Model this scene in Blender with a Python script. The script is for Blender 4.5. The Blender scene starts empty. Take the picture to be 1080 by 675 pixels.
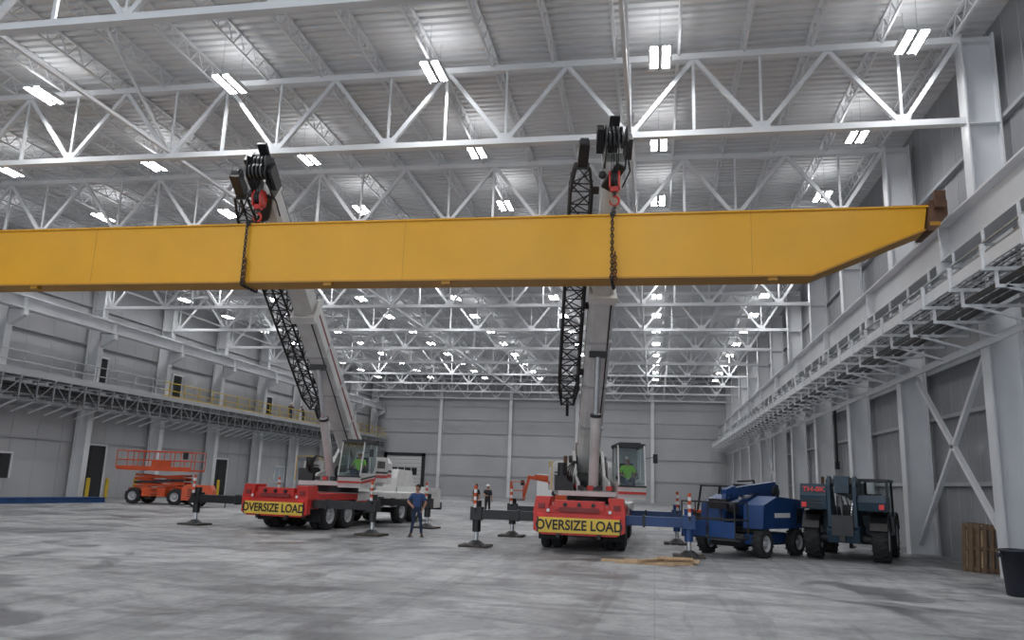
import bpy, bmesh, math, random
from mathutils import Vector, Matrix
random.seed(7)
V=Vector
scn=bpy.context.scene
COL=scn.collection
# ------------------------------------------------------------------ materials
def newmat(name):
    m=bpy.data.materials.new(name); m.use_nodes=True
    return m,m.node_tree,m.node_tree.nodes['Principled BSDF']
def mat(name,col,rough=.5,metal=0.,var=.12,scale=3.,bump=0.,spec=.5):
    m,nt,p=newmat(name); N=nt.nodes; L=nt.links
    tc=N.new('ShaderNodeTexCoord'); nz=N.new('ShaderNodeTexNoise'); nz.inputs['Scale'].default_value=scale
    nz.inputs['Detail'].default_value=5; L.new(tc.outputs['Object'],nz.inputs['Vector'])
    r=N.new('ShaderNodeValToRGB'); r.color_ramp.elements[0].position=.3; r.color_ramp.elements[1].position=.7
    a=[max(0,c*(1-var)) for c in col]; b=[min(1,c*(1+var*.6)) for c in col]
    r.color_ramp.elements[0].color=(*a,1); r.color_ramp.elements[1].color=(*b,1)
    L.new(nz.outputs['Fac'],r.inputs['Fac']); L.new(r.outputs['Color'],p.inputs['Base Color'])
    p.inputs['Roughness'].default_value=rough; p.inputs['Metallic'].default_value=metal
    p.inputs['Specular IOR Level'].default_value=spec
    if bump>0:
        bp=N.new('ShaderNodeBump'); bp.inputs['Strength'].default_value=bump; bp.inputs['Distance'].default_value=.02
        L.new(nz.outputs['Fac'],bp.inputs['Height']); L.new(bp.outputs['Normal'],p.inputs['Normal'])
    return m
def emis(name,col,s):
    m,nt,p=newmat(name); p.inputs['Base Color'].default_value=(*col,1)
    p.inputs['Emission Color'].default_value=(*col,1); p.inputs['Emission Strength'].default_value=s
    return m
def glassmat():
    m,nt,p=newmat('cab_glass'); N=nt.nodes;L=nt.links
    t=N.new('ShaderNodeBsdfTransparent'); t.inputs['Color'].default_value=(.75,.82,.82,1)
    g=N.new('ShaderNodeBsdfGlossy'); g.inputs['Roughness'].default_value=.03; g.inputs['Color'].default_value=(.8,.9,.95,1)
    mx=N.new('ShaderNodeMixShader'); mx.inputs[0].default_value=.12
    L.new(t.outputs[0],mx.inputs[1]);L.new(g.outputs[0],mx.inputs[2]);L.new(mx.outputs[0],N['Material Output'].inputs['Surface'])
    return m
def floormat():
    m,nt,p=newmat('concrete_floor'); N=nt.nodes;L=nt.links
    tc=N.new('ShaderNodeTexCoord')
    def noise(s,det,sx=1,sy=1,rough=.6,dist=0,off=0):
        mp=N.new('ShaderNodeMapping'); mp.inputs['Scale'].default_value=(sx,sy,1); mp.inputs['Location'].default_value=(off,off*.7,0)
        L.new(tc.outputs['Object'],mp.inputs['Vector'])
        n=N.new('ShaderNodeTexNoise'); n.inputs['Scale'].default_value=s; n.inputs['Detail'].default_value=det
        n.inputs['Roughness'].default_value=rough; n.inputs['Distortion'].default_value=dist
        L.new(mp.outputs[0],n.inputs['Vector']); return n
    def ramp(n,p0,c0,p1,c1):
        r=N.new('ShaderNodeValToRGB'); e=r.color_ramp.elements
        e[0].position=p0;e[0].color=(*c0,1);e[1].position=p1;e[1].color=(*c1,1)
        L.new(n.outputs['Fac'],r.inputs['Fac']); return r.outputs[0]
    def mul(a,b):
        x=N.new('ShaderNodeMix'); x.data_type='RGBA'; x.blend_type='MULTIPLY'; x.inputs[0].default_value=1
        L.new(a,x.inputs[6]);L.new(b,x.inputs[7]); return x.outputs[2]
    n1=noise(.16,8,1,1,.66,1.2); n2=noise(2.2,8,1,1,.7); n3=noise(.55,6,.35,1,.65,2.5); n4=noise(.42,7,1,1,.6,.8,13.); n5=noise(1.1,4,1,.08,.6,1.5,5.)
    n6=noise(7.,6,1,1,.75,0,3.)
    o=ramp(n1,.36,(.235,.24,.25),.60,(.455,.46,.47))
    o=mul(o,ramp(n2,.35,(.70,.70,.70),.68,(1.1,1.1,1.1)))
    o=mul(o,ramp(n3,.38,(.64,.64,.65),.52,(1,1,1)))
    o=mul(o,ramp(n4,.41,(.54,.545,.56),.475,(1,1,1)))
    o=mul(o,ramp(n5,.40,(.80,.80,.80),.48,(1,1,1)))
    o=mul(o,ramp(n6,.36,(.85,.85,.85),.5,(1.02,1.02,1.02)))
    br=N.new('ShaderNodeTexBrick'); br.offset=0; br.inputs['Scale'].default_value=1
    br.inputs['Brick Width'].default_value=7.6; br.inputs['Row Height'].default_value=7.6; br.inputs['Mortar Size'].default_value=.01
    br.inputs['Color1'].default_value=(1,1,1,1);br.inputs['Color2'].default_value=(1,1,1,1);br.inputs['Mortar'].default_value=(.75,.75,.75,1)
    L.new(tc.outputs['Object'],br.inputs['Vector'])
    o=mul(o,br.outputs['Color'])
    L.new(o,p.inputs['Base Color'])
    rr=N.new('ShaderNodeMapRange'); rr.inputs['From Min'].default_value=.38;rr.inputs['From Max'].default_value=.5
    rr.inputs['To Min'].default_value=.30; rr.inputs['To Max'].default_value=.62
    L.new(n4.outputs['Fac'],rr.inputs['Value']); L.new(rr.outputs[0],p.inputs['Roughness'])
    bp=N.new('ShaderNodeBump'); bp.inputs['Strength'].default_value=.15; bp.inputs['Distance'].default_value=.01
    L.new(n2.outputs['Fac'],bp.inputs['Height']);L.new(bp.outputs[0],p.inputs['Normal'])
    return m
M={}
M['floor']=floormat()
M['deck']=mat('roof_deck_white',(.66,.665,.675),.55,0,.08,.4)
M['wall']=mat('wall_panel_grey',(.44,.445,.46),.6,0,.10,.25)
M['wallR']=mat('wall_panel_right_shaded',(.29,.295,.31),.6,0,.10,.25)  # wall panel grey darkened in its colour, standing in for the unlit right wall
M['steel']=mat('white_painted_steel',(.70,.71,.73),.45,0,.07,.8)
M['steel2']=mat('grey_painted_steel',(.40,.41,.43),.5,0,.08,.8)
M['galv']=mat('galvanised_grating',(.34,.35,.37),.45,.5,.15,2)
M['dark']=mat('dark_steel',(.03,.031,.034),.5,.2,.3,3)
M['black']=mat('black_paint',(.01,.01,.012),.45,0,.2,3)
M['rubber']=mat('tyre_rubber',(.02,.02,.022),.85,0,.3,6,.3)
M['yellow']=mat('girder_yellow',(.68,.335,.005),.36,0,.06,.7)
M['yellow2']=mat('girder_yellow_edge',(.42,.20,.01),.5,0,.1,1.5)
M['rail']=mat('safety_yellow',(.62,.42,.03),.5,0,.1,3)
M['red']=mat('crane_red',(.52,.028,.02),.4,0,.12,2)
M['dred']=mat('dark_red',(.2,.02,.02),.5,0,.12,2)
M['cwhite']=mat('crane_white',(.62,.62,.61),.4,0,.12,2)
M['boom']=mat('boom_grey',(.55,.555,.55),.42,0,.2,1.2)
M['chrome']=mat('cylinder_rod',(.75,.77,.8),.18,.9,.05,2)
M['orange']=mat('lift_orange',(.56,.075,.015),.45,0,.15,2)
M['blue']=mat('lift_blue',(.012,.05,.17),.4,0,.2,2)
M['bluebeam']=mat('blue_primer',(.02,.07,.20),.5,0,.2,2)
M['teal']=mat('handler_teal',(.010,.034,.060),.45,0,.25,2)
M['wood']=mat('raw_timber',(.55,.38,.23),.75,0,.2,5)
M['wood2']=mat('old_timber',(.13,.08,.045),.8,0,.3,5)
M['padk']=mat('outrigger_mat',(.06,.05,.042),.8,0,.3,5)
M['banner']=mat('banner_yellow',(.72,.50,.07),.6,0,.06,3)
M['rust']=mat('rusty_steel',(.12,.06,.035),.7,.3,.35,5)
M['bin']=mat('bin_plastic',(.015,.018,.03),.5,0,.15,4)
M['white']=mat('white_plastic',(.7,.7,.7),.5,0,.04,4)
M['skin']=mat('skin',(.42,.22,.15),.55,0,.08,20)
M['hair']=mat('hair_brown',(.04,.025,.015),.8,0,.3,40)
M['eye']=mat('eye_dark',(.02,.015,.012),.3,0,.1,20)
M['lip']=mat('lips',(.3,.10,.08),.5,0,.1,20)
M['tshirt']=mat('blue_tshirt',(.03,.07,.2),.8,0,.2,12)
M['jeans']=mat('denim',(.02,.035,.08),.85,0,.3,14)
M['hivis']=mat('hi_vis_green',(.30,.75,.05),.7,0,.1,12)
M['charcoal']=mat('dark_clothes',(.03,.03,.035),.85,0,.3,12)
M['boots']=mat('boot_leather',(.07,.04,.025),.7,0,.3,20)
M['helmet']=mat('helmet_white',(.8,.8,.78),.35,0,.03,8)
M['darkroom']=mat('dark_opening',(.02,.021,.024),.7,0,.2,1)
M['pane']=mat('window_pane',(.45,.5,.56),.15,0,.1,1)
M['glass']=glassmat()
M['lamp']=emis('fluorescent_tube',(.985,.99,1.),66.)
M['lampup']=emis('fixture_uplight',(.985,.99,1.),10.)
M['tail']=mat('tail_light_red',(.7,.02,.02),.3,0,.05,4)
# ------------------------------------------------------------------ mesh builder
class B:
    def __init__(s,M0=None):
        s.v=[];s.f=[];s.m=[];s.sm=[];s.mats=[];s.M=M0.copy() if M0 else Matrix()
    def mi(s,k):
        if k not in s.mats: s.mats.append(k)
        return s.mats.index(k)
    def add(s,vs,fs,k,smooth=False):
        o=len(s.v); Mx=s.M; s.v.extend([tuple(Mx@V(p)) for p in vs]); i=s.mi(k)
        for f in fs: s.f.append(tuple(a+o for a in f)); s.m.append(i); s.sm.append(smooth)
    def bx(s,x0,x1,y0,y1,z0,z1,k):
        s.add([(x0,y0,z0),(x1,y0,z0),(x1,y1,z0),(x0,y1,z0),(x0,y0,z1),(x1,y0,z1),(x1,y1,z1),(x0,y1,z1)],
              [(0,3,2,1),(4,5,6,7),(0,1,5,4),(1,2,6,5),(2,3,7,6),(3,0,4,7)],k)
    def bar(s,a,b,w,h,k,up=(0,0,1)):
        a=V(a);b=V(b);d=(b-a)
        if d.length<1e-6:return
        d.normalize();up=V(up)
        if abs(d.dot(up))>.99: up=V((0,1,0))
        sx=d.cross(up).normalized();n=sx.cross(d)
        p=[]
        for q in (a,b):
            for i,j in((-1,-1),(1,-1),(1,1),(-1,1)): p.append(q+sx*(i*w/2)+n*(j*h/2))
        s.add(p,[(0,3,2,1),(4,5,6,7),(0,1,5,4),(1,2,6,5),(2,3,7,6),(3,0,4,7)],k)
    def taper(s,a,b,w1,h1,w2,h2,k,up=(0,0,1)):
        a=V(a);b=V(b);d=(b-a).normalized();up=V(up)
        if abs(d.dot(up))>.99: up=V((0,1,0))
        sx=d.cross(up).normalized();n=sx.cross(d);p=[]
        for q,w,h in((a,w1,h1),(b,w2,h2)):
            for i,j in((-1,-1),(1,-1),(1,1),(-1,1)): p.append(q+sx*(i*w/2)+n*(j*h/2))
        s.add(p,[(0,3,2,1),(4,5,6,7),(0,1,5,4),(1,2,6,5),(2,3,7,6),(3,0,4,7)],k)
    def cyl(s,a,b,r,k,r2=None,n=14,smooth=True):
        a=V(a);b=V(b);d=(b-a).normalized();r2=r if r2 is None else r2
        t=V((0,0,1)) if abs(d.z)<.9 else V((1,0,0)); x=d.cross(t).normalized();y=d.cross(x)
        vs=[]
        for q,rr in((a,r),(b,r2)):
            for i in range(n):
                an=2*math.pi*i/n; vs.append(q+x*(rr*math.cos(an))+y*(rr*math.sin(an)))
        s.add(vs,[(i,(i+1)%n,n+(i+1)%n,n+i) for i in range(n)],k,smooth)
        s.add(vs[:n],[tuple(range(n))],k);s.add(vs[n:],[tuple(range(n))],k)
    def tube(s,pts,r,k,n=6):
        for a,b in zip(pts[:-1],pts[1:]): s.cyl(a,b,r,k,n=n)
    def prism(s,pts,ax,a,b,k):
        n=len(pts)
        def P(p,c): return {'x':(c,p[0],p[1]),'y':(p[0],c,p[1]),'z':(p[0],p[1],c)}[ax]
        vs=[P(p,a) for p in pts]+[P(p,b) for p in pts]
        s.add(vs,[tuple(range(n)),tuple(range(2*n-1,n-1,-1))]+[(i,(i+1)%n,n+(i+1)%n,n+i) for i in range(n)],k)
    def rev(s,c,ax,prof,k,n=28,smooth=True,closed=False):
        c=V(c);d=V(ax).normalized();t=V((0,0,1)) if abs(d.z)<.9 else V((1,0,0));x=d.cross(t).normalized();y=d.cross(x)
        vs=[];m=len(prof)
        for i in range(n):
            an=2*math.pi*i/n
            for r,h in prof: vs.append(c+d*h+x*(r*math.cos(an))+y*(r*math.sin(an)))
        fs=[]
        for i in range(n):
            j=(i+1)%n
            for q in range(m if closed else m-1):
                q2=(q+1)%m; fs.append((i*m+q,i*m+q2,j*m+q2,j*m+q))
        s.add(vs,fs,k,smooth)
    def ball(s,c,r,k,sc=(1,1,1),nu=14,nv=10):
        c=V(c);vs=[V((0,0,1))]
        for j in range(1,nv):
            th=math.pi*j/nv
            for i in range(nu):
                ph=2*math.pi*i/nu; vs.append(V((math.sin(th)*math.cos(ph),math.sin(th)*math.sin(ph),math.cos(th))))
        vs.append(V((0,0,-1)));vs=[c+V((p.x*r*sc[0],p.y*r*sc[1],p.z*r*sc[2])) for p in vs]
        fs=[(0,1+i,1+(i+1)%nu) for i in range(nu)]
        for j in range(nv-2):
            for i in range(nu):
                a=1+j*nu+i;b=1+j*nu+(i+1)%nu; fs.append((a,a+nu,b+nu,b))
        l=len(vs)-1;o=1+(nv-2)*nu
        fs+=[(l,o+(i+1)%nu,o+i) for i in range(nu)]
        s.add(vs,fs,k,True)
    def wheel(s,c,R,w,ax=(1,0,0),lug=0,rim='steel2'):
        c=V(c);d=V(ax).normalized()
        s.rev(c,ax,[(R*.56,-w*.46),(R*.62,-w*.5),(R*.9,-w*.5),(R*.985,-w*.4),(R,-w*.2),(R,w*.2),(R*.985,w*.4),(R*.9,w*.5),(R*.62,w*.5),(R*.56,w*.46)],'rubber',30,True,True)
        for sg in(-1,1):
            s.rev(c,ax,[(R*.57,sg*w*.46),(R*.52,sg*w*.40),(R*.42,sg*w*.25),(R*.22,sg*w*.22),(R*.2,sg*w*.38),(.001,sg*w*.40)],rim,20)
            for i in range(8):
                an=i*math.pi/4;t=V((0,0,1));x=d.cross(t).normalized();y=d.cross(x)
                p=c+x*(R*.32*math.cos(an))+y*(R*.32*math.sin(an)); s.cyl(p+d*sg*w*.2,p+d*sg*w*.28,R*.035,'dark',n=6)
        if lug:
            t=V((0,0,1));x=d.cross(t).normalized();y=d.cross(x)
            for i in range(lug):
                for sg in(-1,1):
                    an=2*math.pi*(i+.25*sg)/lug; rd=x*math.cos(an)+y*math.sin(an);tg=-x*math.sin(an)+y*math.cos(an)
                    s.bar(c+rd*R*1.0+d*sg*w*.02,c+rd*R*.99+d*sg*w*.5+tg*R*.16,R*.10,R*.09,'rubber',up=rd)
    def mesh(s,name):
        me=bpy.data.meshes.new(name);me.from_pydata(s.v,[],s.f);me.validate()
        for k in s.mats: me.materials.append(M[k])
        if len(me.polygons)==len(s.m):
            me.polygons.foreach_set('material_index',s.m);me.polygons.foreach_set('use_smooth',s.sm)
        bm=bmesh.new();bm.from_mesh(me);bmesh.ops.recalc_face_normals(bm,faces=bm.faces);bm.to_mesh(me);bm.free()
        me.update();return me
    def obj(s,name,parent=None,bevel=0):
        o=bpy.data.objects.new(name,s.mesh(name));COL.objects.link(o)
        if parent:o.parent=parent
        if bevel:
            b=o.modifiers.new('bevel','BEVEL');b.width=bevel;b.segments=2;b.limit_method='ANGLE';b.angle_limit=math.radians(50)
        return o
def link(name,me,loc=(0,0,0),rot=0):
    o=bpy.data.objects.new(name,me);o.location=loc;o.rotation_euler=(0,0,rot);COL.objects.link(o);return o
def empty(name,loc=(0,0,0)):
    o=bpy.data.objects.new(name,None);o.empty_display_size=.5;COL.objects.link(o);return o
def text(name,s,mtx,size,k,parent=None,ext=.004,off=.012,sx=1.):
    cu=bpy.data.curves.new(name,'FONT');cu.body=s;cu.size=size;cu.extrude=ext;cu.offset=off;cu.align_x='CENTER';cu.align_y='CENTER'
    t=bpy.data.objects.new(name+'_tmp',cu);COL.objects.link(t)
    bpy.context.view_layer.update()
    me=bpy.data.meshes.new_from_object(t.evaluated_get(bpy.context.evaluated_depsgraph_get()))
    bpy.data.objects.remove(t);me.transform(mtx@Matrix.Diagonal((sx,1,1,1)));me.materials.clear();me.materials.append(M[k])
    o=bpy.data.objects.new(name,me);COL.objects.link(o)
    if parent:o.parent=parent
    return o
T=Matrix.Translation
def RZ(a):return Matrix.Rotation(a,4,'Z')
def RX(a):return Matrix.Rotation(a,4,'X')
# ------------------------------------------------------------------ room
XL,XR,Y0,Y1=-36.8,9.7,-12.,99.
ZD=15.5
b=B();b.bx(XL-.3,XR+.3,Y0,Y1+.3,-.3,0,'floor');b.obj('floor')
b=B()
y=Y0;prof=[]
while y<Y1:
    prof+=[(y,ZD),(y+.17,ZD),(y+.21,ZD+.075),(y+.30,ZD+.075),(y+.34,ZD)];y+=.34
vs=[];fs=[]
for i,(py,pz) in enumerate(prof):
    vs+=[(XL-.3,py,pz),(XR+.3,py,pz)]
    if i: fs.append((2*i-2,2*i-1,2*i+1,2*i))
b.add(vs,fs,'deck');b.bx(XL-.3,XR+.3,Y0,Y1+.3,ZD+.1,ZD+.3,'deck');b.obj('ceiling')
TY=[22.3+7.6*k for k in range(-2,11)]
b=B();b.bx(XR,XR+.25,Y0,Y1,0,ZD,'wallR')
for z in (2.4,4.6,6.2,10.2,12.4):
    b.bx(XR-.16,XR,Y0,Y1,z-.06,z+.06,'steel2')
for i in range(int((Y1-Y0)/1.0)):
    b.bx(XR-.012,XR,Y0+i,Y0+i+.03,0,ZD,'steel2')
b.obj('wall_right')
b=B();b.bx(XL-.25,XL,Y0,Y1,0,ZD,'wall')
for z in (3.6,5.4,9.9,12.4):
    b.bx(XL,XL+.16,Y0,Y1,z-.06,z+.06,'steel2')
for i in range(int((Y1-Y0)/2.0)):
    b.bx(XL,XL+.012,Y0+i*2,Y0+i*2+.03,0,ZD,'steel2')
b.obj('wall_left')
b=B();b.bx(XL-.25,XR+.25,Y1,Y1+.25,0,ZD,'wall')
for z in (2.6,5.2,7.9,9.6,11.3,13):
    b.bx(XL,XR,Y1-.14,Y1,z-.06,z+.06,'steel2')
for x in (-27.2,-18,-9.5,-.2):
    b.bx(x-.2,x+.2,Y1-.5,Y1,0,ZD,'steel')
for i in range(23): b.bx(XL+i*2,XL+i*2+.04,Y1-.015,Y1,0,ZD,'steel2')
b.obj('wall_back')
def opening(name,side,y0,y1,z0,z1,k,frame='steel'):
    b=B()
    x=XL if side<0 else XR; s=1 if side<0 else -1
    def bb(xa,xb,*r): b.bx(min(xa,xb),max(xa,xb),*r)
    bb(x+s*.012,x+s*.04,y0,y1,z0,z1,k)
    for a,c in((y0-.12,y0),(y1,y1+.12)): bb(x+s*.012,x+s*.1,a,c,z0,z1+.12,frame)
    bb(x+s*.012,x+s*.1,y0,y1,z1,z1+.12,frame)
    if k=='pane':
        bb(x+s*.012,x+s*.1,y0,y1,z0-.1,z0,frame)
        bb(x+s*.012,x+s*.07,(y0+y1)/2-.03,(y0+y1)/2+.03,z0,z1,frame)
    else:
        bb(x+s*.012,x+s*.06,(y0+y1)/2-.02,(y0+y1)/2+.02,z0,z1,'dark')
        bb(x+s*.012,x+s*.08,y0+.1,y0+.16,z0+1,z0+1.2,'chrome')
    b.obj(name)
opening('door_1',-1,45.5,48.2,0,3.4,'darkroom')
opening('door_2',-1,46.1,47.2,7.02,9.2,'darkroom')
opening('door_3',-1,54.8,55.9,7.02,9.2,'darkroom')
opening('door_4',-1,70,71.1,7.02,9.2,'darkroom')
opening('door_5',-1,61.5,64,0,3.0,'darkroom')
opening('window_1',-1,73,75,1.2,2.6,'pane')
opening('window_2',-1,81,83,1.2,2.6,'pane')
opening('window_3',-1,38.9,40.2,1.2,2.6,'darkroom')
opening('door_6',1,31.8,33.4,0,3.2,'darkroom')
opening('door_7',1,47,48.2,0,2.3,'darkroom')
opening('door_8',1,62,63.5,0,3.0,'darkroom')
b=B();b.bx(-34.2,-29.5,Y1-.2,Y1-.02,0,4.8,'white')
for i in range(10): b.bx(-34.2,-29.5,Y1-.23,Y1-.19,i*.48,i*.48+.05,'steel2')
b.bx(-33.6,-30.1,Y1-.26,Y1-.2,2.4,3.3,'darkroom')
for i in range(4): b.bx(-33.6+i*.9,-33.5+i*.9,Y1-.28,Y1-.2,2.4,3.3,'white')
for x in(-34.6,-29.5): b.bx(x,x+.4,Y1-.32,Y1-.02,0,5.2,'dark')
b.bx(-34.6,-29.1,Y1-.32,Y1-.02,4.8,5.2,'dark')
b.obj('door_9')
def colmesh(name,x0,x1):
    b=B();w=.24
    b.bx(x0,x0+.05,-w,w,0,14.95,'steel');b.bx(x1-.05,x1,-w,w,0,14.95,'steel');b.bx(x0+.05,x1-.05,-.02,.02,0,14.95,'steel')
    b.bx(x0-.08,x1+.02,-w-.1,w+.1,0,.04,'steel2')
    for z in(8.1,12.2,14.7): 
        for s in(-1,1): b.bx(x0+.05,x1-.05,min(s*.02,s*w),max(s*.02,s*w),z,z+.03,'steel')
    return b.mesh(name)
cr=colmesh('column_mesh_right',8.62,9.5);cl=colmesh('column_mesh_left',-36.6,-35.75)
for yy in TY: link('building_column',cr,(0,yy,0))
for yy in TY: link('building_column',cl,(0,yy,0))
zb,zt=12.35,14.85
b=B();k='steel'
b.bx(-36.6,8.62,-.12,.12,zt-.1,zt+.1,k);b.bx(-36.6,8.62,-.12,.12,zb-.09,zb+.09,k)
tops=[8.9-3.85*i for i in range(12)];bots=[7.0-3.85*i for i in range(12)]
for i,x in enumerate(tops):
    if -36.5<x<8.6 and i%2==0: b.bar((x,0,zt),(x,0,zb),.09,.09,k)
for x in bots:
    if x<-36.4: continue
    b.bar((x,0,zt),(x,0,zb),.07,.07,k)
    for dx in(-1.925,1.925):
        X=max(-36.5,min(8.6,x+dx)); b.bar((x,0,zb),(X,0,zt-.05),.13,.13,k)
    b.bx(x-.25,x+.25,-.02,.02,zb,zb+.32,k)
tm=b.mesh('roof_truss_mesh')
for yy in TY: link('roof_truss',tm,(0,yy,0))
b=B()
jx=[XL+.9+1.93*i for i in range(24)]
for x in jx:
    if x>9.4: continue
    b.bx(x-.05,x+.05,Y0,Y1,ZD-.07,ZD-.005,k);b.bx(x-.035,x+.035,Y0,Y1,ZD-.62,ZD-.56,k)
    n=int((Y1-Y0)/.76)
    for i in range(n):
        y=Y0+i*.76
        b.bar((x,y,ZD-.59),(x,y+.38,ZD-.05),.03,.03,k);b.bar((x,y+.38,ZD-.05),(x,y+.76,ZD-.59),.03,.03,k)
b.obj('roof_joists')
b=B()
for q in (2,6,10):
    x=bots[q]
    b.bx(x-.05,x+.05,TY[0],TY[-1],zb+.1,zb+.2,k)
    for a,c in zip(TY[:-1],TY[1:]):
        m=(a+c)/2
        b.bar((x,a,zb+.15),(x,m,zt+.1),.08,.08,k);b.bar((x,c,zb+.15),(x,m,zt+.1),.08,.08,k)
b.obj('roof_bracing')
b=B()
y=-2.7
while y<97:
    for i in range(7):
        x=7.0-6.8*i; z=14.2
        b.bx(x-.33,x+.33,y-.62,y+.62,z+.03,z+.10,'white')
        for s in(-1,1):
            xc=x+s*.175
            b.add([(xc-.105,y-.58,z+.02),(xc+.105,y-.58,z+.02),(xc+.105,y+.58,z+.02),(xc-.105,y+.58,z+.02)],[(0,1,2,3)],'lamp')
        b.bx(x-.06,x+.06,y-.62,y+.62,z-.01,z+.03,'steel2')
        for s in(-1,1): b.bx(x+s*.31-.025,x+s*.31+.025,y-.62,y+.62,z-.03,z+.03,'white')
        b.add([(x-.2,y-.5,z+.11),(x+.2,y-.5,z+.11),(x+.2,y+.5,z+.11),(x-.2,y+.5,z+.11)],[(0,1,2,3)],'lampup')
        for s in(-1,1): b.cyl((x,y+s*.55,z+.1),(x,y+s*.55,ZD-.02),.008,'steel2',n=4)
    y+=5.95
b.obj('high_bay_lights')
def runway(x,z0,z1,rail=True):
    b=B();h=.3
    b.bx(x-h,x+h,Y0,Y1-.6,z1-.05,z1,'steel');b.bx(x-h,x+h,Y0,Y1-.6,z0,z0+.05,'steel');b.bx(x-.02,x+.02,Y0,Y1-.6,z0+.05,z1-.05,'steel')
    b.bx(x-.05,x+.05,Y0,Y1-.6,z1,z1+.13,'steel2')
    for yy in TY:
        b.bx(x-h+.02,x-.02,yy-.02,yy+.02,z0+.05,z1-.05,'steel');b.bx(x+.02,x+h-.02,yy-.02,yy+.02,z0+.05,z1-.05,'steel')
    s=1 if x>0 else -1
    for yy in TY:
        b.prism([(x-s*.35,z0-.03),((8.61 if s>0 else -35.74),z0-.03),((8.61 if s>0 else -35.74),z0-.9),(x-s*.35,z0-.35)],'y',yy-.15,yy+.15,'steel')
    return b.obj('crane_runway_beam')
runway(8.0,8.25,9.3);runway(-35.1,10.6,11.35)
b=B()
ye=Y1-.8
def grating(b,x0,x1,z,step,k='galv'):
    n=int((x1-x0)/.14)
    for i in range(n+1):
        x=x0+(x1-x0)*i/n; b.bx(x-.012,x+.012,Y0,ye,z-.03,z,k)
    y=Y0
    while y<ye: b.bx(x0,x1,y,y+.02,z-.025,z-.005,k); y+=step
grating(b,6.95,8.5,6.95,.4)
b.bx(6.9,6.95,Y0,ye,6.8,7.08,'steel');b.bx(8.5,8.55,Y0,ye,6.8,7.0,'steel')
for (x,z) in((7.3,6.45),(7.6,6.45),(7.9,6.45)): b.bx(x-.03,x+.03,Y0,ye,z,z+.12,'dark')
b.cyl((8.3,Y0,6.5),(8.3,ye,6.5),.06,'galv',n=8);b.cyl((8.45,Y0,7.5),(8.45,ye,7.5),.05,'dark',n=8);b.cyl((8.45,Y0,7.75),(8.45,ye,7.75),.04,'dark',n=8)
y=Y0+1.
while y<ye:
    b.bx(6.85,8.61,y-.04,y+.04,6.72,6.8,'steel');b.bx(6.85,6.93,y-.04,y+.04,6.8,7.3,'steel')
    b.bx(7.1,8.61,y-.03,y+.03,6.35,6.42,'steel');b.bx(7.1,7.16,y-.03,y+.03,6.42,6.72,'steel')
    b.bx(7.66,7.72,y-.03,y+.03,6.42,8.24,'steel')
    b.bar((8.6,y,6.0),(7.3,y,6.38),.06,.06,'steel')
    b.bx(6.9,7.7,y-.02,y+.02,7.28,7.33,'galv')
    y+=1.9
for x in(6.95,7.25,7.55): b.bx(x-.02,x+.02,Y0,ye,7.33,7.37,'galv')
b.bx(8.55,8.61,Y0,ye,5.9,6.1,'steel')
b.obj('crane_access_platform')
# left mezzanine walkway with layered hangers, mesh panels and railing
b=B()
xa,xb=-35.7,-34.2
grating(b,xa,xb,7.0,.5)
b.bx(xb,xb+.05,Y0,ye,6.8,7.12,'steel2');b.bx(xa,xb,Y0,ye,6.93,6.95,'galv')
for (x,z) in((-34.6,6.3),(-34.9,6.3),(-35.2,6.3),(-34.5,5.9)): b.bx(x-.04,x+.04,Y0,ye,z,z+.14,'dark')
b.bx(-35.7,-34.5,Y0,ye,6.15,6.2,'dark')
for z in(6.62,6.42,5.55): b.bx(-34.19,-34.15,Y0,ye,z,z+.035,'galv')
grating(b,-35.2,-34.15,5.5,.64)
y=Y0+1;i=0
while y<ye:
    b.bx(xa,xb+.05,y-.05,y+.05,6.7,6.86,'steel2');b.bx(xb-.06,xb+.02,y-.04,y+.04,5.45,6.8,'galv')
    b.bx(xa,xb,y-.04,y+.04,5.75,5.83,'galv');b.bar((xa,y,4.9),(xb,y,5.5),.08,.08,'steel')
    b.bar((xa,y,5.83),(xb,y,6.7),.05,.05,'galv')
    if i%2: b.bar((xb+.0,y,5.55),(xb+.0,y+1.27,6.62),.04,.04,'galv')
    else: b.bar((xb+.0,y,6.62),(xb+.0,y+1.27,5.55),.04,.04,'galv')
    y+=1.27;i+=1
y=Y0
while y<ye:
    kk='rail' if y>50 else 'steel2'
    b.bx(xb-.03,xb+.02,y-.025,y+.025,7.0,8.12,kk);y+=1.9
for (ya,yb2,kk) in((Y0,50,'steel2'),(50,ye,'rail')):
    for z in(7.55,8.1): b.cyl((xb,ya,z),(xb,yb2,z),.033,kk,n=8)
    b.bx(xb-.005,xb+.015,ya,yb2,7.12,7.2,kk)
b.obj('mezzanine_walkway')
b=B()
for (ya,yb2) in((22.3,29.9),(60.3,67.9)):
    b.bar((9.0,ya+.05,.4),(9.0,yb2-.05,6.6),.14,.14,'steel');b.bar((9.0,yb2-.05,.4),(9.0,ya+.05,6.6),.14,.14,'steel')
b.obj('column_cross_bracing')
b=B()
for yy in (31.2,44,57): b.cyl((9.45,yy,3.6),(9.45,yy,6.3),.07,'black',n=10);b.bx(9.35,9.55,yy-.15,yy+.15,3.2,3.6,'black')
b.obj('wall_conduit')
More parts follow.
